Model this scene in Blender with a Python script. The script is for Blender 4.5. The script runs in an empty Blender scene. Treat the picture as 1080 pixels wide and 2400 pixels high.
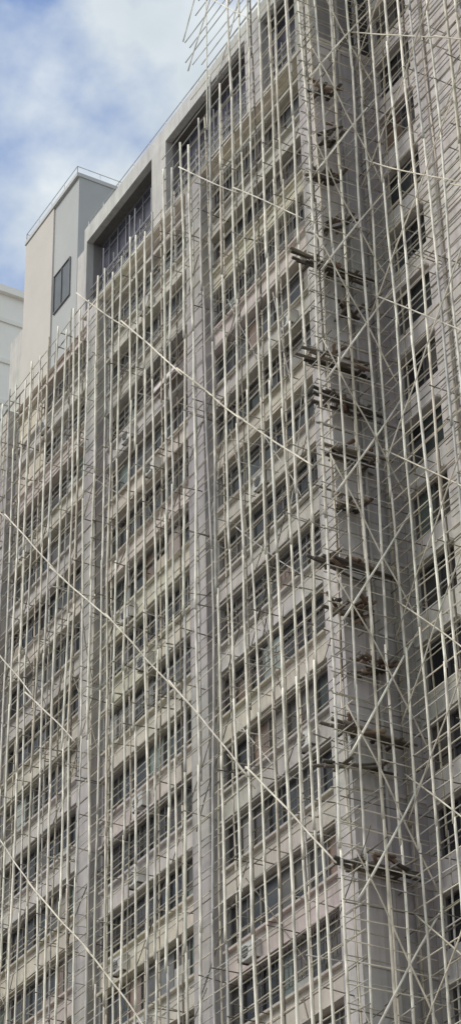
import bpy, math, random
from mathutils import Vector, Matrix
R = random.Random(11)
COL = bpy.context.scene.collection

# ---------------------------------------------------------------- mesh helper
class MB:
    def __init__(s): s.v=[]; s.f=[]; s.c=[]; s.m=[]
    def box(s,x0,x1,y0,y1,z0,z1,c=(1,1,1),m=0):
        b=len(s.v)
        s.v+=[(x0,y0,z0),(x1,y0,z0),(x1,y1,z0),(x0,y1,z0),(x0,y0,z1),(x1,y0,z1),(x1,y1,z1),(x0,y1,z1)]
        s.c+=[c]*8
        for q in ((0,3,2,1),(4,5,6,7),(0,1,5,4),(1,2,6,5),(2,3,7,6),(3,0,4,7)):
            s.f.append(tuple(b+i for i in q)); s.m.append(m)
    def quad(s,pts,c=(1,1,1),m=0):
        b=len(s.v); s.v+=[tuple(p) for p in pts]; s.c+=[c]*len(pts)
        s.f.append(tuple(range(b,b+len(pts)))); s.m.append(m)
    def tube(s,pts,rad,cols,n=6,m=0):
        d=(Vector(pts[-1])-Vector(pts[0])).normalized()
        a=d.cross(Vector((0,0,1)) if abs(d.z)<.9 else Vector((0,1,0))).normalized(); e=d.cross(a)
        b=len(s.v)
        cs=[(math.cos(2*math.pi*i/n),math.sin(2*math.pi*i/n)) for i in range(n)]
        for p,r,c in zip(pts,rad,cols):
            for (u,w) in cs:
                s.v.append((p[0]+(a.x*u+e.x*w)*r,p[1]+(a.y*u+e.y*w)*r,p[2]+(a.z*u+e.z*w)*r)); s.c.append(c)
        k=len(pts)
        for j in range(k-1):
            for i in range(n):
                i2=(i+1)%n
                s.f.append((b+j*n+i,b+j*n+i2,b+(j+1)*n+i2,b+(j+1)*n+i)); s.m.append(m)
        s.f.append(tuple(b+i for i in range(n))[::-1]); s.m.append(m)
        s.f.append(tuple(b+(k-1)*n+i for i in range(n))); s.m.append(m)
    def obj(s,name,mats,parent=None,smooth=False):
        me=bpy.data.meshes.new(name); me.from_pydata(s.v,[],s.f); me.update()
        ca=me.color_attributes.new("tint",'FLOAT_COLOR','POINT')
        flat=[]
        for c in s.c: flat+= [c[0],c[1],c[2],1.0]
        ca.data.foreach_set("color",flat)
        for mt in mats: me.materials.append(mt)
        me.polygons.foreach_set("material_index",s.m)
        if smooth: me.polygons.foreach_set("use_smooth",[True]*len(s.f))
        o=bpy.data.objects.new(name,me); COL.objects.link(o)
        if parent is not None:
            o.parent=parent; 
            if parent.type=='EMPTY': o.location=-parent.location
        return o

def empty(name,loc,label,cat):
    o=bpy.data.objects.new(name,None); o.location=loc; COL.objects.link(o)
    o["label"]=label; o["category"]=cat; return o

def bamboo(mb,p0,p1,r0,r1,col,wob=.05,step=.55,n=6,rng=R):
    p0=Vector(p0);p1=Vector(p1);L=(p1-p0).length
    k=max(3,int(L/step)); d=(p1-p0)/L
    a=d.cross(Vector((0,0,1)) if abs(d.z)<.9 else Vector((0,1,0))).normalized(); e=d.cross(a)
    f1,f2=rng.uniform(.3,.8),rng.uniform(.3,.8); q1,q2=rng.uniform(0,6),rng.uniform(0,6)
    pts=[];rad=[];cols=[]
    mot=1
    for i in range(k+1):
        t=i/k
        w1=wob*math.sin(q1+f1*t*L*.7)+wob*.25*math.sin(q2+t*L*1.9); w2=wob*math.sin(q2+f2*t*L*.7)
        p=p0+d*(t*L)+a*w1+e*w2
        r=(r0+(r1-r0)*t)*(1.08 if i%2==0 else .95)
        mot=.75*mot+.25*rng.uniform(.6,1.4)
        sh=mot*(rng.uniform(.62,.9) if i%2==0 else rng.uniform(.92,1.12))
        pts.append(p);rad.append(r);cols.append((col[0]*sh,col[1]*sh,col[2]*sh))
    mb.tube(pts,rad,cols,n)

# ---------------------------------------------------------------- materials
def newmat(name):
    m=bpy.data.materials.new(name); m.use_nodes=True
    nt=m.node_tree; b=nt.nodes["Principled BSDF"]; return m,nt,b
def N(nt,t,**k):
    n=nt.nodes.new(t)
    for a,v in k.items(): setattr(n,a,v)
    return n
def tintmat(name,rough,noise_scale,amt,streak=0,bump=0,spec=.3,metal=0):
    m,nt,b=newmat(name); L=nt.links.new
    at=N(nt,'ShaderNodeVertexColor',layer_name="tint")
    tc=N(nt,'ShaderNodeTexCoord')
    no=N(nt,'ShaderNodeTexNoise'); no.inputs['Scale'].default_value=noise_scale; no.inputs['Detail'].default_value=6; no.inputs['Roughness'].default_value=.65
    L(tc.outputs['Object'],no.inputs['Vector'])
    mr=N(nt,'ShaderNodeMapRange'); mr.inputs['From Min'].default_value=.3; mr.inputs['From Max'].default_value=.7
    mr.inputs['To Min'].default_value=1-amt; mr.inputs['To Max'].default_value=1+amt*.6
    L(no.outputs['Fac'],mr.inputs['Value'])
    mul=N(nt,'ShaderNodeVectorMath',operation='SCALE'); L(at.outputs['Color'],mul.inputs[0]); L(mr.outputs[0],mul.inputs['Scale'])
    out=mul.outputs[0]
    if streak:
        mp=N(nt,'ShaderNodeMapping'); mp.inputs['Scale'].default_value=(2.2,2.2,.22); L(tc.outputs['Object'],mp.inputs['Vector'])
        n2=N(nt,'ShaderNodeTexNoise'); n2.inputs['Scale'].default_value=1.6; n2.inputs['Detail'].default_value=7; n2.inputs['Roughness'].default_value=.7
        L(mp.outputs[0],n2.inputs['Vector'])
        m2=N(nt,'ShaderNodeMapRange'); m2.inputs['From Min'].default_value=.36; m2.inputs['From Max'].default_value=.58
        m2.inputs['To Min'].default_value=1-streak; m2.inputs['To Max'].default_value=1.05
        L(n2.outputs['Fac'],m2.inputs['Value'])
        mu=N(nt,'ShaderNodeVectorMath',operation='SCALE'); L(out,mu.inputs[0]); L(m2.outputs[0],mu.inputs['Scale']); out=mu.outputs[0]
        n3=N(nt,'ShaderNodeTexNoise'); n3.inputs['Scale'].default_value=.16; n3.inputs['Detail'].default_value=3
        L(tc.outputs['Object'],n3.inputs['Vector'])
        rp=N(nt,'ShaderNodeValToRGB'); rp.color_ramp.elements[0].position=.35; rp.color_ramp.elements[0].color=(1.0,.965,1.0,1)
        rp.color_ramp.elements[1].position=.65; rp.color_ramp.elements[1].color=(.99,1,.94,1)
        L(n3.outputs['Fac'],rp.inputs[0])
        mv=N(nt,'ShaderNodeVectorMath',operation='MULTIPLY'); L(out,mv.inputs[0]); L(rp.outputs[0],mv.inputs[1]); out=mv.outputs[0]
    L(out,b.inputs['Base Color'])
    b.inputs['Roughness'].default_value=rough; b.inputs['Specular IOR Level'].default_value=spec; b.inputs['Metallic'].default_value=metal
    if bump:
        bp=N(nt,'ShaderNodeBump'); bp.inputs['Strength'].default_value=bump; bp.inputs['Distance'].default_value=.02
        n4=N(nt,'ShaderNodeTexNoise'); n4.inputs['Scale'].default_value=14; L(tc.outputs['Object'],n4.inputs['Vector'])
        L(n4.outputs['Fac'],bp.inputs['Height']); L(bp.outputs[0],b.inputs['Normal'])
    return m
M_wall=tintmat("painted_concrete",.88,.9,.13,streak=.14,bump=.3)
M_smooth=tintmat("smooth_render_paint",.88,.5,.06,bump=.2)
M_bam=tintmat("weathered_bamboo",.65,3.0,.15,spec=.2)
M_frame=tintmat("window_frame_metal",.5,2,.15)
M_glass=tintmat("window_glass",.22,1.3,.3,spec=.4)
M_cloth=tintmat("fabric",.9,3,.2)
M_metal=tintmat("galvanised_metal",.45,3,.2)
m,nt,b=newmat("asphalt"); no=N(nt,'ShaderNodeTexNoise'); no.inputs['Scale'].default_value=40
rp=N(nt,'ShaderNodeValToRGB'); rp.color_ramp.elements[0].color=(.12,.115,.105,1); rp.color_ramp.elements[1].color=(.2,.19,.175,1)
nt.links.new(no.outputs['Fac'],rp.inputs[0]); nt.links.new(rp.outputs[0],b.inputs['Base Color']); b.inputs['Roughness'].default_value=.9
M_asph=m

# ---------------------------------------------------------------- ground
g=MB(); g.quad([(-1500,-1500,0),(1500,-1500,0),(1500,1500,0),(-1500,1500,0)])
go=g.obj("ground",[M_asph]); go["kind"]="structure"; go["label"]="grey concrete ground around the apartment blocks"; go["category"]="ground"

# ---------------------------------------------------------------- building
def jit(c,a=.05):
    k=R.uniform(1-a,1+a); return (c[0]*k*R.uniform(.985,1.015),c[1]*k,c[2]*k*R.uniform(.98,1.02))
BEI=[(.61,.565,.495),(.60,.54,.505),(.575,.55,.515),(.61,.575,.49),(.585,.55,.505),(.59,.525,.49),(.55,.52,.485)]
PIER=(.47,.45,.44); RET=(.46,.435,.435); GREY=(.55,.53,.51)
FH=2.85; K0=-10; K1=11
def zc(k): return 31.0+FH*k
WH=.84
B=empty("apartment_building",(-60,6,0),"tall beige concrete apartment building with ribbon windows behind bamboo","building")
w=MB()
BAYS=[(-76.8,-68.8),(-67.6,-59.8),(-58.6,-51.0)]
for (x0,x1) in [(-78.0,-76.8),(-68.8,-67.6),(-59.8,-58.6)]:
    z=0
    for k in range(K0,K1+1):
        z1=zc(k)+FH/2+.02 if k<K1 else 63.95
        w.box(x0,x1,-.45,.35,z,z1,jit(PIER,.04)); z=z1
z=0
for k in range(K0,K1+1):
    z1=zc(k)+FH/2 if k<K1 else 63.95
    w.box(-51.0,-49.95,-.45,.35,z,z1,jit((.57,.54,.53),.04))
    w.box(-52,-49.95,.35,2.2,z,z1,jit(RET,.05)); z=z1
    if k>K0: w.box(-49.95,-49.91,-.40,2.2,z-.2,z-.06,jit((.53,.50,.49)))
w.box(-78,-49.96,.36,2.19,0,63.9,(.12,.115,.11))
w.box(-77.9,-36,2.56,18,0,68.9,(.3,.28,.27))
for bi,(x0,x1) in enumerate(BAYS):
    w.box(x0,x0+.2,0,.35,0,63.95,jit(PIER)); w.box(x1-.2,x1,0,.35,0,63.95,jit(PIER))
    for k in range(K0-1,K1+1):
        za=zc(k)+WH if k>=K0 else 0
        zb=zc(k+1)-WH if k<K1 else 63.95
        c=jit(R.choice(BEI),.07)
        w.box(x0+.2,x1-.2,.0,.35,za,zb,c)
        w.box(x0+.2,x1-.2,-.16,-.0,zb-.09,zb-.002,jit(c,.05))
        w.box(x0+.2,x1-.2,-.20,-.0,za+.002,za+.09,jit(c,.05))
for k in (10,11):
    w.box(-76.6,-73.9,.03,.34,zc(k)-WH,zc(k)+WH,jit((.66,.60,.50)))
CY=2.2
CB=[(-49.5,-47.4),(-44.2,-41.6),(-39.6,-37.4)]
WW=(.68,.65,.61)
w.box(-49.94,-49.5,CY,CY+.35,0,68.9,jit(GREY)); w.box(-47.4,-44.2,CY,CY+.35,0,68.9,WW); w.box(-41.6,-39.6,CY,CY+.35,0,68.9,WW); w.box(-37.4,-36,CY,CY+.35,0,68.9,WW)
for (x0,x1) in CB:
    for k in range(K0-1,K1+3):
        za=zc(k)+WH if k>=K0 else 0
        zb=zc(k+1)-WH if k<K1+2 else 69.2
        w.box(x0,x1,CY+.002,CY+.35,za,zb,jit(WW,.05))
        w.box(x0-.05,x1+.05,CY-.2,CY,za+.002,za+.1,jit(WW))
for (x0,x1) in ((-47.34,-44.26),(-41.5,-39.7)):
    z=18.
    while z<68.5: w.box(x0,x1,CY-.03,CY,z,z+.39,jit(WW,.05)); z+=.475
FT=69.2
SOFFIT_SHADE=(.17,.16,.15)  # top-floor recess shade painted into the soffit colour
w.box(-69.2,-49.95,-.45,2.55,63.95,64.25,(.62,.575,.50))
w.box(-69.2,-49.95,-.45,-.15,68.3,FT,(.56,.555,.53))
w.box(-69.2,-49.95,-.149,2.55,68.32,FT-.01,SOFFIT_SHADE)
for (x0,x1) in [(-69.2,-68.95),(-62.75,-61.5),(-54.8,-53.6),(-51.0,-49.95)]:
    w.box(x0,x1,-.45,-.1,64.25,68.3,jit((.53,.52,.50),.03))
    w.box(x0,x1,-.099,1.25,64.25,68.31,(.27,.255,.255))  # column sides inside the recess: shade painted in, darker than the fronts
w.box(-69.2,-49.95,1.25,2.55,64.25,68.31,(.06,.06,.06))  # recess back wall, its shade put into a near-black colour
w.box(-78,-69.2,0,2.55,63.95,68.9,(.55,.53,.50))
w.box(-69.2,-36,2.55,2.75,68.9,69.6,(.4,.38,.36))
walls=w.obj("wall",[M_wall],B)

t=MB()
t.box(-73.35,-70.8,-.02,6,63.97,74.1,(.45,.455,.445))
t.box(-76.45,-73.35,-.10,6.01,63.97,73.95,(.58,.54,.49))
t.box(-76.5,-70.75,-.16,6.05,73.96,74.18,(.55,.545,.53))
tw=t.obj("stair_tower",[M_smooth],B); tw["label"]="pale grey and beige rooftop stair tower with one window"

# ---- windows
GL=[(.04,.042,.045),(.025,.027,.03),(.05,.053,.056),(.06,.065,.067),(.075,.073,.07),(.055,.065,.063),(.12,.11,.10),(.035,.036,.04)]
CU=[(.30,.27,.23),(.24,.235,.225),(.27,.19,.15),(.17,.21,.19),(.38,.355,.32)]
wstuff=MB(); wst_g=MB()
def window(x0,x1,z0,z1,y,ind=True,grille=None,kind=0,dark=False,blue=False,plain=False):
    fr=MB() if ind else wstuff; gl=MB() if ind else wst_g
    fc=R.choice([(.30,.28,.26),(.17,.16,.15),(.24,.22,.20),(.40,.38,.35),(.14,.13,.12)])
    if dark: fc=(.16,.15,.145)
    if blue: fc=(.24,.235,.26)
    if plain: fc=(.2,.2,.2)
    f=.05
    fr.box(x0,x1,y-.03,y+.08,z0,z0+f,fc); fr.box(x0,x1,y-.03,y+.08,z1-f,z1,fc)
    x=x0; cells=[]
    while x<x1-.3:
        wd=R.uniform(.65,1.25)
        if blue: wd=.8
        if plain: wd=.8
        if x+wd>x1-.4: wd=x1-x
        cells.append((x,x+wd)); x+=wd
    tr=z0+(z1-z0)*R.choice([.68,.62,.3]) if R.random()<.45 else None
    if plain: tr=None
    for (a,b_) in cells:
        bw=.035 if R.random()<.7 else .06
        fr.box(a,a+bw,y-.028,y+.075,z0+f,z1-f,fc)
        if tr: fr.box(a+bw,b_,y-.02,y+.07,tr,tr+.045,fc)
        r=R.random()
        if r<.08 and not dark:
            c=jit(R.choice([(.52,.46,.38),(.46,.45,.42),(.38,.32,.29),(.38,.42,.39)]),.1)
            fr.box(a+bw+.002,b_-.002,y-.012,y+.008,z0+f,z0+(z1-z0)*R.choice([.25,.5,.93]),c)
        zt=z1-f
        c=jit(R.choice(GL),.3)
        if r>.88: c=jit(R.choice(CU),.2)
        if blue: c=jit((.075,.073,.095),.4)
        if plain: c=jit((.10,.105,.11),.05)
        dy=R.uniform(.035,.055); tl=R.uniform(-.012,.012)
        if plain: dy=.015; tl=0
        if tr and R.random()<.5:
            gl.quad([(a,y+dy+tl,z0+f),(b_,y+dy,z0+f),(b_,y+dy,tr),(a,y+dy+tl,tr)],c)
            gl.quad([(a,y+dy+tl,tr),(b_,y+dy,tr),(b_,y+dy+.01,zt),(a,y+dy+tl,zt)],jit(R.choice(GL),.3))
        else:
            gl.quad([(a,y+dy+tl,z0+f),(b_,y+dy,z0+f),(b_,y+dy,zt),(a,y+dy+tl,zt)],c)
    fr.box(x1-.05,x1,y-.029,y+.076,z0+f,z1-f,fc)
    if not ind: return
    wo=fr.obj("window",[M_frame],B)
    go=gl.obj("glass",[M_glass],wo)
    if grille is None: grille=R.random()<.35
    if grille:
        gr=MB(); gc=R.choice([(.10,.09,.085),(.2,.19,.18),(.3,.29,.28),(.14,.11,.09)])
        a=x0+R.choice([0,0,.25,.5])*(x1-x0); b2=x1 if R.random()<.6 or a>x0 else x0+.6*(x1-x0)
        top=z0+(z1-z0)*R.choice([.45,.5,.95])
        yy=y-.36
        zz=z0+.05
        for q in (zz,(zz+top)/2,top): gr.box(a,b2,yy-.012,yy+.012,q,q+.03,gc)
        xx=a
        while xx<b2: gr.box(xx,xx+.022,yy-.01,yy+.01,zz+.03,top,gc); xx+=.25
        for xx in (a,b2-.03): gr.box(xx,xx+.03,yy+.012,y-.03,top-.03,top,gc)
        gr.obj("grille",[M_metal],wo)
for k in range(K0,K1+1):
    for bi,(x0,x1) in enumerate(BAYS):
        a=x0+.2; 
        if bi==0 and k>=10: a=-73.9
        window(a,x1-.2,zc(k)-WH+.09,zc(k)+WH-.09,.14,ind=(k>=-4))
    for ci,(x0,x1) in enumerate(CB):
        if ci==2 : window(x0,x1,zc(k)-WH+.002,zc(k)+WH-.002,CY+.14,ind=False)
        else: window(x0,x1,zc(k)-WH+.002,zc(k)+WH-.002,CY+.14,ind=((k>=-4 and ci==0) or (k>6)),grille=False,dark=True)
for k in (12,13):
    for (x0,x1) in CB[:2]: window(x0,x1,zc(k)-WH+.002,zc(k)+WH-.002,CY+.14,grille=False,dark=True)
for (x0,x1) in [(-68.95,-62.75),(-61.5,-54.8),(-53.6,-51.0)]:
    window(x0,x1,64.3,66.3,.3,grille=False,dark=True,blue=True); window(x0,x1,66.42,68.28,.3,grille=False,dark=True,blue=True)
window(-73.15,-71.45,67.2,69.5,-.072,grille=False,dark=True,plain=True)
o=wstuff.obj("window_frame",[M_frame],B); o["kind"]="stuff"
o=wst_g.obj("window_glass",[M_glass],B); o["kind"]="stuff"

for (x0,x1) in [(-68.95,-62.75),(-61.5,-54.8),(-53.6,-51.0)]:
    r=MB(); c=(.36,.355,.37)
    for z in (64.3,64.75,65.2,65.6): r.box(x0,x1,-.22,-.18,z,z+.04,c)
    x=x0+.1
    while x<x1: r.box(x,x+.04,-.175,-.13,64.25,65.6+R.choice([0,0,.6,1.6]),c); x+=.5
    r.obj("balcony_railing",[M_metal],B)
def railing(pts,h=.75):
    r=MB(); c=(.6,.6,.6)
    for a,b_ in zip(pts[:-1],pts[1:]):
        a=Vector(a);b_=Vector(b_);L=(b_-a).length;n=int(L/1.5)+1
        for hh in (h,): r.tube([a+Vector((0,0,hh)),b_+Vector((0,0,hh))],[.022]*2,[c]*2,5)
        for i in range(n+1):
            p=a.lerp(b_,i/n); r.tube([p,p+Vector((0,0,h))],[.018]*2,[c]*2,5)
    return r.obj("roof_railing",[M_metal],B)
railing([(-69.1,-.3,FT),(-50,-.3,FT)],.5)
railing([(-76.4,5.9,74.18),(-76.4,-.1,74.18),(-70.85,-.1,74.18),(-70.85,5.9,74.18)],.45)
for (x,y) in ((-49.82,.7),(-49.82,1.5),(-48.9+2.5,2.08)):
    p=MB(); p.tube([(x,y,0),(x,y,68)],[.06]*2,[(.42,.40,.38)]*2,8); p.obj("drain_pipe",[M_wall],B)

# ---------------------------------------------------------------- distant tower
D=empty("distant_building",(-105,15,0),"pale grey high-rise block with faint horizontal bands behind the stair tower","building")
d=MB(); d.box(-115,-95,0,30,0,87.1,(.94,.90,.82)); 
for i in range(28):
    z=4+i*3.0
    d.box(-95.0,-94.9,0,30,z,z+.3,(.88,.85,.77))
d.box(-115.2,-94.7,-.2,30.2,87.1,87.6,(.94,.9,.82))
d.obj("wall",[M_smooth],D)

# ---------------------------------------------------------------- scaffolds
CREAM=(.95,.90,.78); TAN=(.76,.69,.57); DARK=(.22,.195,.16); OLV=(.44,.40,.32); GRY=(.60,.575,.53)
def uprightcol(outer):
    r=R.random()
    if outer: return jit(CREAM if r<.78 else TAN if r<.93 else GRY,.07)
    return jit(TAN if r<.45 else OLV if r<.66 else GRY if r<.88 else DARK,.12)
def upright(parent,x,y,ztop,outer,r=.046):
    mb=MB(); z=0; s=1
    ph=R.uniform(0,6); am=R.uniform(.05,.18); p2=R.uniform(0,6)
    drift=lambda q: am*math.sin(ph+q*.13)+.05*math.sin(p2+q*.33)
    base=uprightcol(outer); r*=R.uniform(.82,1.12)
    qx=0
    while z<ztop-.5:
        L=R.uniform(5,7.2) if z>12 else 12
        z1=min(z+L,ztop)
        if ztop-z1<2.5: z1=ztop
        qn=R.uniform(-.07,.07)
        c=jit(base,.1) if R.random()<.8 else uprightcol(outer)
        bamboo(mb,(x+drift(z)+qx,y+s*.01,z-.1),(x+drift(z1)+qn,y+s*.01,z1+.1),r,r*.84,c,.022,.42 if z>18 else 2)
        z=z1; qx=qn; s=-s
    return mb.obj("upright_pole",[M_bam],parent,True)
class Limited:
    def __init__(s,name,parent,lim=98): s.n=0;s.name=name;s.p=parent;s.lim=lim;s.st=MB()
    def add(s,fn,force=False):
        if s.n<s.lim and not force:
            mb=MB(); fn(mb); s.n+=1; return mb.obj(s.name,[M_bam],s.p,True)
        fn(s.st)
    def done(s):
        if s.st.v:
            o=s.st.obj(s.name,[M_bam],s.p,True); o["kind"]="stuff"
def ledger_run(mb,a,b_,r,pal,wob=.02):
    a=Vector(a);b_=Vector(b_);L=(b_-a).length;d=(b_-a)/L;t=0
    base=R.choice(pal); qa=Vector((0,0,R.uniform(-.06,.06)))
    while t<L-.3:
        l=R.uniform(4.5,7); t1=min(L,t+l)
        if L-t1<1.5:t1=L
        qb=Vector((0,0,R.uniform(-.09,.09)))
        bamboo(mb,a+d*max(0,t-.1)+qa,a+d*(t1+.1)+qb,r*R.uniform(.9,1.1),r*.88,jit(base if R.random()<.6 else R.choice(pal),.1),wob,.6,5)
        t=t1; qa=qb
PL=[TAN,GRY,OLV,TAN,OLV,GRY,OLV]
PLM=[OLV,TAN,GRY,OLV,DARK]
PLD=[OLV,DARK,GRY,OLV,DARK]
S=empty("bamboo_scaffold",(-64,-1.1,0),"tall bamboo scaffold of pale uprights across the front of the building","scaffold")
YO,YI=-1.45,-.78
x=-79.4
def topz(x,y):
    k=1 if y==YO else 1.012
    if x<-60.5: return 63.0*k+R.uniform(-.5,.5)
    if x<-57.5: return 65.0+R.uniform(-1,1.0)
    if x<-54.5: return 66+R.uniform(-1,1.0)
    return 78
while x<-48.8:
    upright(S,x,YO,topz(x,YO),True,.048); x+=R.uniform(.58,.95)
x=-79.2
while x<-49.2:
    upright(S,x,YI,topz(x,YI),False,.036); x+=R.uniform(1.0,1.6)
LG=Limited("ledger_pole",S)
z=24.0
while z<78:
    xl=-79.9 if z<63 else (-60 if z<65.8 else R.uniform(-57.8,-56.4))
    LG.add(lambda mb:ledger_run(mb,(xl+R.uniform(-.3,.3),YO+.05,z),(-48.4,YO+.05,z),.021,PL)); z+=.66+R.uniform(-.07,.07)
z=24.3
while z<66:
    xl=-79.9 if z<63.8 else -60
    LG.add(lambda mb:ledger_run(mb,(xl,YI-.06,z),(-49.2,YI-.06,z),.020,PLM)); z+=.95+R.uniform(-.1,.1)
z=2
while z<24: LG.add(lambda mb:ledger_run(mb,(-79.9,YO+.05,z),(-48.4,YO+.05,z),.025,PL),True); z+=1.3
LG.done()
BR=Limited("diagonal_brace",S)
def brace(Lm,a,b_,r=.042,c=CREAM,wob=.04):
    Lm.add(lambda mb:bamboo(mb,a,b_,r*1.1,r*.85,jit(c,.08),wob,.5))
yb=YO-.1
def longbrace(Lm,a,b_,r,c=CREAM):
    A=Vector(a);Bq=Vector(b_);L=(Bq-A).length;n=max(1,round(L/7))
    P=[A.lerp(Bq,i/n)+Vector((0,-.02*(i%2),(0 if i in(0,n) else R.uniform(-.3,.3)))) for i in range(n+1)]
    for i in range(n):
        dd=(P[i+1]-P[i]).normalized()*.3
        brace(Lm,P[i]-dd*(i>0),P[i+1]+dd*(i<n-1),r,c,.07)
for j,(a,b_) in enumerate([((-58.3,63.6),(-49.6,54.2)),((-67.6,63.8),(-49.5,43.3)),((-79,61.4),(-49.3,29.2)),((-79.5,54.6),(-66.8,41.4)),((-79.5,46.7),(-56,22.7))]):
    longbrace(BR,(a[0],yb,a[1]),(b_[0],yb,b_[1]),.025 if j==0 else .031,jit((.80,.74,.62)))
for (a,b_) in [((-66,26),(-52,44)),((-77,30),(-60,50)),((-72,46),(-60,61)),((-62,24),(-49.5,37)),((-60,47),(-50,59)),((-78,42),(-70,54)),((-58,34),(-49.5,46))]:
    longbrace(BR,(a[0],YO+.2,a[1]),(b_[0],YO+.2,b_[1]),.02,R.choice([OLV,TAN,DARK]))
for i in range(40):
    xx=R.uniform(-78,-50);zz=R.uniform(26,60);l=R.uniform(2,6);an=R.uniform(.7,1.5)*R.choice([-1,1])
    brace(BR,(xx,YO+.3,zz),(xx+l*math.cos(an),YO+.35,zz+l*math.sin(an)),.02,R.choice([DARK,OLV,GRY,DARK]),.12)
for (a,b_) in [((-57.6,68.5),(-53,75)),((-56.8,72.5),(-52.6,67)),((-58,70.6),(-54,77)),((-55.4,66),(-50,74))]:
    brace(BR,(a[0],YO-.05,a[1]),(b_[0],YO-.05,b_[1]),.024,CREAM)
BR.done()
for x in (-56.2,): 
    mb=MB(); bamboo(mb,(x,YO,64),(x+.1,YO,74),.026,.022,CREAM,.03); mb.obj("upright_pole",[M_bam],S,True)
TR=Limited("transom_pole",S,0)
for i in range(360):
    xx=R.uniform(-79.3,-49.2);zz=R.uniform(22,62.5)
    e=R.uniform(.02,.3)
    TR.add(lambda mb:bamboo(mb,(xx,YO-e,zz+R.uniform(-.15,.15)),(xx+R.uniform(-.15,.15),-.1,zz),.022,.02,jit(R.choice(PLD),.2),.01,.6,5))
TR.done()

W=empty("bamboo_scaffold",(-45,.5,0),"cross-braced bamboo scaffold with small platforms around the recessed wing","scaffold")
XO,XI=-48.85,-49.42; CO,CI=.95,1.65
y=-.85
while y<.85: upright(W,XO,y,78,True,.046); y+=R.uniform(.5,.7)
for y in (-.9,.2,1.3): upright(W,XI,y,78,False,.036)
x=-48.75
while x<-37: upright(W,x,CO,78,True,.049); x+=R.uniform(.62,.92)
x=-48.4
while x<-37: upright(W,x,CI,78,False,.037); x+=R.uniform(1.1,1.6)
LW=Limited("ledger_pole",W)
z=20.3
while z<74:
    LW.add(lambda mb:ledger_run(mb,(-49.3,CO+.06,z),(-36.5,CO+.06,z),.024,PL)); z+=.55+R.uniform(-.06,.06)
z=20.5
while z<76: LW.add(lambda mb:ledger_run(mb,(XO-.06,-1.7,z),(XO-.06,1.3,z),.021,PL),LW.n>=98); z+=.64+R.uniform(-.1,.1)
z=20.7
while z<76:
    LW.add(lambda mb:ledger_run(mb,(-49.0,CI-.06,z),(-36.5,CI-.06,z),.021,PLM),True)
    LW.add(lambda mb:ledger_run(mb,(XI-.05,-1.4,z),(XI-.05,2.1,z),.020,PLM),True); z+=.85+R.uniform(-.1,.1)
LW.done()
BW=Limited("diagonal_brace",W)
z=18.6
while z<74:
    brace(BW,(XO+.1,-1.35,z),(XO+.12,1.6,z+5.0),.036,CREAM,.06)
    brace(BW,(XO+.16,1.5,z+.8),(XO+.16,-1.5,z+6.2),.028,TAN,.1)
    z+=4.65
for z in (22,26.5,32.5,38.5,45,51.5,58,64,69):
    longbrace(BW,(-48.9,CO-.12,z+6),(-38.5,CO-.12,z-4.5),.026,jit((.72,.66,.54),.1))
for z in (18,21,24,30.5,34,37,43.5,50,56,62):
    longbrace(BW,(-38.5,CO-.18,z+11),(-49,CO-.18,z+.2),.027,jit((.76,.69,.57),.1))
BW.done()
TW=Limited("transom_pole",W,0)
for i in range(120):
    zz=R.uniform(20,75); xx=R.uniform(-48.6,-38)
    TW.add(lambda mb:bamboo(mb,(xx,CO-R.uniform(.05,.3),zz),(xx,2.1,zz+R.uniform(-.1,.1)),.021,.02,jit(R.choice(PLD),.2),.01,.6,5))
    yy=R.uniform(-1.3,1.4)
    TW.add(lambda mb:bamboo(mb,(XO+R.uniform(.05,.25),yy,zz),(-49.9,yy,zz+R.uniform(-.1,.1)),.021,.02,jit(R.choice(PLD),.2),.01,.6,5))
TW.done()
BRN=[(.12,.10,.085),(.08,.07,.06),(.16,.135,.11),(.24,.20,.16)]
BR2=[(.13,.085,.06),(.08,.06,.045),(.2,.135,.10),(.26,.19,.14)]
for (z,ya,yb_,dz,n,cl) in [(60.6,-.9,.4,.5,3,3),(58.2,-.7,.3,.5,3,3),(56.2,-1.2,.5,.7,4,6),(54.0,-.8,.6,.9,4,2),(52.1,-2.2,1.1,-.1,7,5),(50.2,-.4,.7,.5,3,4),(47.9,-2.0,1.2,.1,6,3),(46.3,-1.7,1.1,-.1,6,7),(44.2,-1.3,1.2,0,5,3),(42.1,-.9,.6,.4,3,5),(39.8,-2.1,1.0,-.1,6,6),(38.1,-1.3,.2,.1,3,15),(36.0,-.4,1.1,.6,2,12),(33.9,-1.8,1.6,-.2,6,6),(32.5,-1.8,.9,.5,3,0),(29.4,-1.6,1.4,0,6,7)]:
    p=MB()
    for i in range(n):
        xx=-49.7+i*.11+R.uniform(-.06,.06)
        bamboo(p,(xx,ya+R.uniform(-.25,.7),z+R.uniform(-.12,.12)),(xx+R.uniform(-.25,.25),yb_+R.uniform(-.7,.2),z+dz+R.uniform(-.14,.15)),.06,.04,jit(R.choice(BRN),.2),.03,.5)
    ym=(ya+yb_)/2
    for i in range(cl):
        cx=-49.4+R.uniform(-.35,.4); cy=ym+R.uniform(-.6,.6); cz=z+dz/2+R.uniform(-.15,.3)
        dx,dy,dzz=R.uniform(-.3,.3),R.uniform(-.42,.42),R.uniform(-.25,.25)
        bamboo(p,(cx-dx,cy-dy,cz-dzz),(cx+dx,cy+dy,cz+dzz),.08,.05,jit(R.choice(BR2),.25),.02,.3,5)
    for i in range(2):
        yy=ya+(yb_-ya)*(.25+.5*i); zz=z+dz*(.25+.5*i)-.10
        p.box(-49.9,-48.9,yy-.06,yy+.06,zz,zz+.05,(.12,.10,.08))
    p.obj("plank_platform",[M_bam],W,True)

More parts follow.
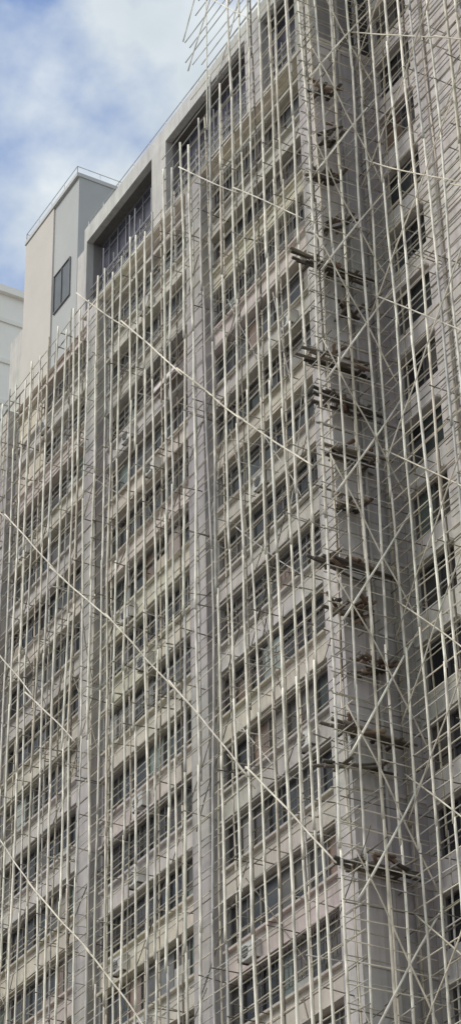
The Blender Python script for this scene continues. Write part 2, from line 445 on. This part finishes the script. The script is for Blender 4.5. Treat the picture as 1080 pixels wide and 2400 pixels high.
# ---------------------------------------------------------------- air conditioners
def ac_parts():
    b=MB(); b.box(-.4,.4,-.32,0,0,.55,(.65,.64,.61)); b.box(-.42,.42,-.33,.002,.55,.57,(.6,.6,.58))
    b.box(-.35,-.31,-.3,.0,-.05,0,(.1,.1,.1)); b.box(.31,.35,-.3,.0,-.05,0,(.1,.1,.1))
    f=MB(); 
    f.tube([(-.1,-.322,.28),(-.1,-.345,.28)],[.21,.2],[(.08,.08,.08)]*2,16)
    for i in range(4): f.box(-.31,.11,-.355,-.346,.12+i*.1,.135+i*.1,(.45,.45,.44))
    return b,f
bb,ff=ac_parts(); first=None
spots=[];used=set()
while len(spots)<18:
    bi=R.choice([0,1,1,2,2]); k=R.randint(-3,10)
    if (bi,k) in used: continue
    used.add((bi,k)); x0,x1=BAYS[bi]; spots.append((R.uniform(x0+.8,x1-.8),zc(k)+WH+.24))
for i,(x,z) in enumerate(spots):
    if first is None:
        body=bb.obj("air_conditioner",[M_metal]); fan=ff.obj("fan_grille",[M_metal],body); first=(body,fan)
    else:
        body=first[0].copy(); COL.objects.link(body); fan=first[1].copy(); fan.parent=body; COL.objects.link(fan)
    body.location=(x,-.005,z); body["label"]="off-white boxy air conditioner fixed below an apartment window"; body["category"]="air conditioner"; body["group"]="air conditioners on the facade"
a=MB(); n=10
def aw(t): return (-.05-.72*math.sin(t),54.9+.85*math.cos(t))
for i in range(n):
    y0,z0=aw(i/n*math.pi/2); y1,z1=aw((i+1)/n*math.pi/2)
    a.quad([(-62.1,y0,z0),(-60.3,y0,z0),(-60.3,y1,z1),(-62.1,y1,z1)],(.78,.70,.70))
for xx in (-62.1,-60.3):
    a.quad([(xx,-.05,54.9)]+[(xx,)+aw(i/n*math.pi/2) for i in range(n+1)],(.68,.61,.62))
ao=a.obj("window_awning",[M_cloth]); ao["label"]="pale pink rounded fabric awning over an apartment window"; ao["category"]="awning"

# ---------------------------------------------------------------- light
sd=Vector((-.25,-.8,.85)).normalized()
world=bpy.data.worlds.new("World"); bpy.context.scene.world=world; world.use_nodes=True
nt=world.node_tree; bg=nt.nodes["Background"]; L=nt.links.new
sky=N(nt,'ShaderNodeTexSky',sky_type='NISHITA'); sky.sun_disc=False
sky.sun_elevation=math.asin(sd.z); sky.sun_rotation=math.atan2(sd.x,sd.y)
gain=N(nt,'ShaderNodeVectorMath',operation='MULTIPLY'); L(sky.outputs[0],gain.inputs[0]); gain.inputs[1].default_value=(1.2,1.3,1.45)
tc=N(nt,'ShaderNodeTexCoord'); mp=N(nt,'ShaderNodeMapping'); mp.inputs['Scale'].default_value=(1,1,1.3); mp.inputs['Location'].default_value=(.42,.03,.1)
L(tc.outputs['Generated'],mp.inputs['Vector'])
n1=N(nt,'ShaderNodeTexNoise'); n1.inputs['Scale'].default_value=8.5; n1.inputs['Detail'].default_value=6; n1.inputs['Roughness'].default_value=.5
L(mp.outputs[0],n1.inputs['Vector'])
rp=N(nt,'ShaderNodeValToRGB'); rp.color_ramp.elements[0].position=.33; rp.color_ramp.elements[0].color=(0.1,0.1,0.1,1); rp.color_ramp.elements[1].position=.48; rp.color_ramp.elements[1].color=(.97,.97,.97,1)
L(n1.outputs['Fac'],rp.inputs[0])
n2=N(nt,'ShaderNodeTexNoise'); n2.inputs['Scale'].default_value=14; n2.inputs['Detail'].default_value=5
L(mp.outputs[0],n2.inputs['Vector'])
cr=N(nt,'ShaderNodeMixRGB'); L(n2.outputs['Fac'],cr.inputs[0]); cr.inputs[1].default_value=(3.1,3.7,4.2,1); cr.inputs[2].default_value=(6.6,6.9,6.9,1)
mx=N(nt,'ShaderNodeMixRGB'); L(rp.outputs[0],mx.inputs[0]); L(gain.outputs[0],mx.inputs[1]); L(cr.outputs[0],mx.inputs[2])
L(mx.outputs[0],bg.inputs['Color']); bg.inputs['Strength'].default_value=.15
sun=bpy.data.lights.new("sun",'SUN'); sun.energy=2.35; sun.angle=math.radians(24); sun.color=(1,.94,.85)
so=bpy.data.objects.new("sun",sun); COL.objects.link(so); so.rotation_euler=(-sd).to_track_quat('-Z','Y').to_euler(); so.location=(-60,-60,90)

# ---------------------------------------------------------------- camera
f=5217.0
V1=Vector((-3640,3620,f)).normalized(); Z=Vector((-180,-7700,f)).normalized()
X=-(V1-Z*V1.dot(Z)).normalized(); Y=Z.cross(X)
right=Vector((X.x,Y.x,Z.x)); down=Vector((X.y,Y.y,Z.y)); fwd=Vector((X.z,Y.z,Z.z))
M=Matrix.Identity(4)
for i in range(3):
    M[i][0]=right[i]; M[i][1]=-down[i]; M[i][2]=-fwd[i]
M[0][3],M[1][3],M[2][3]=0,-34,1.6
cam=bpy.data.cameras.new("camera"); co=bpy.data.objects.new("camera",cam); COL.objects.link(co); co.matrix_world=M
cam.sensor_fit='VERTICAL'; cam.sensor_height=24; cam.lens=24*f/2400; cam.clip_end=3000
bpy.context.scene.camera=co
sc=bpy.context.scene; sc.view_settings.view_transform='Standard'; sc.view_settings.look='None'; sc.view_settings.exposure=0
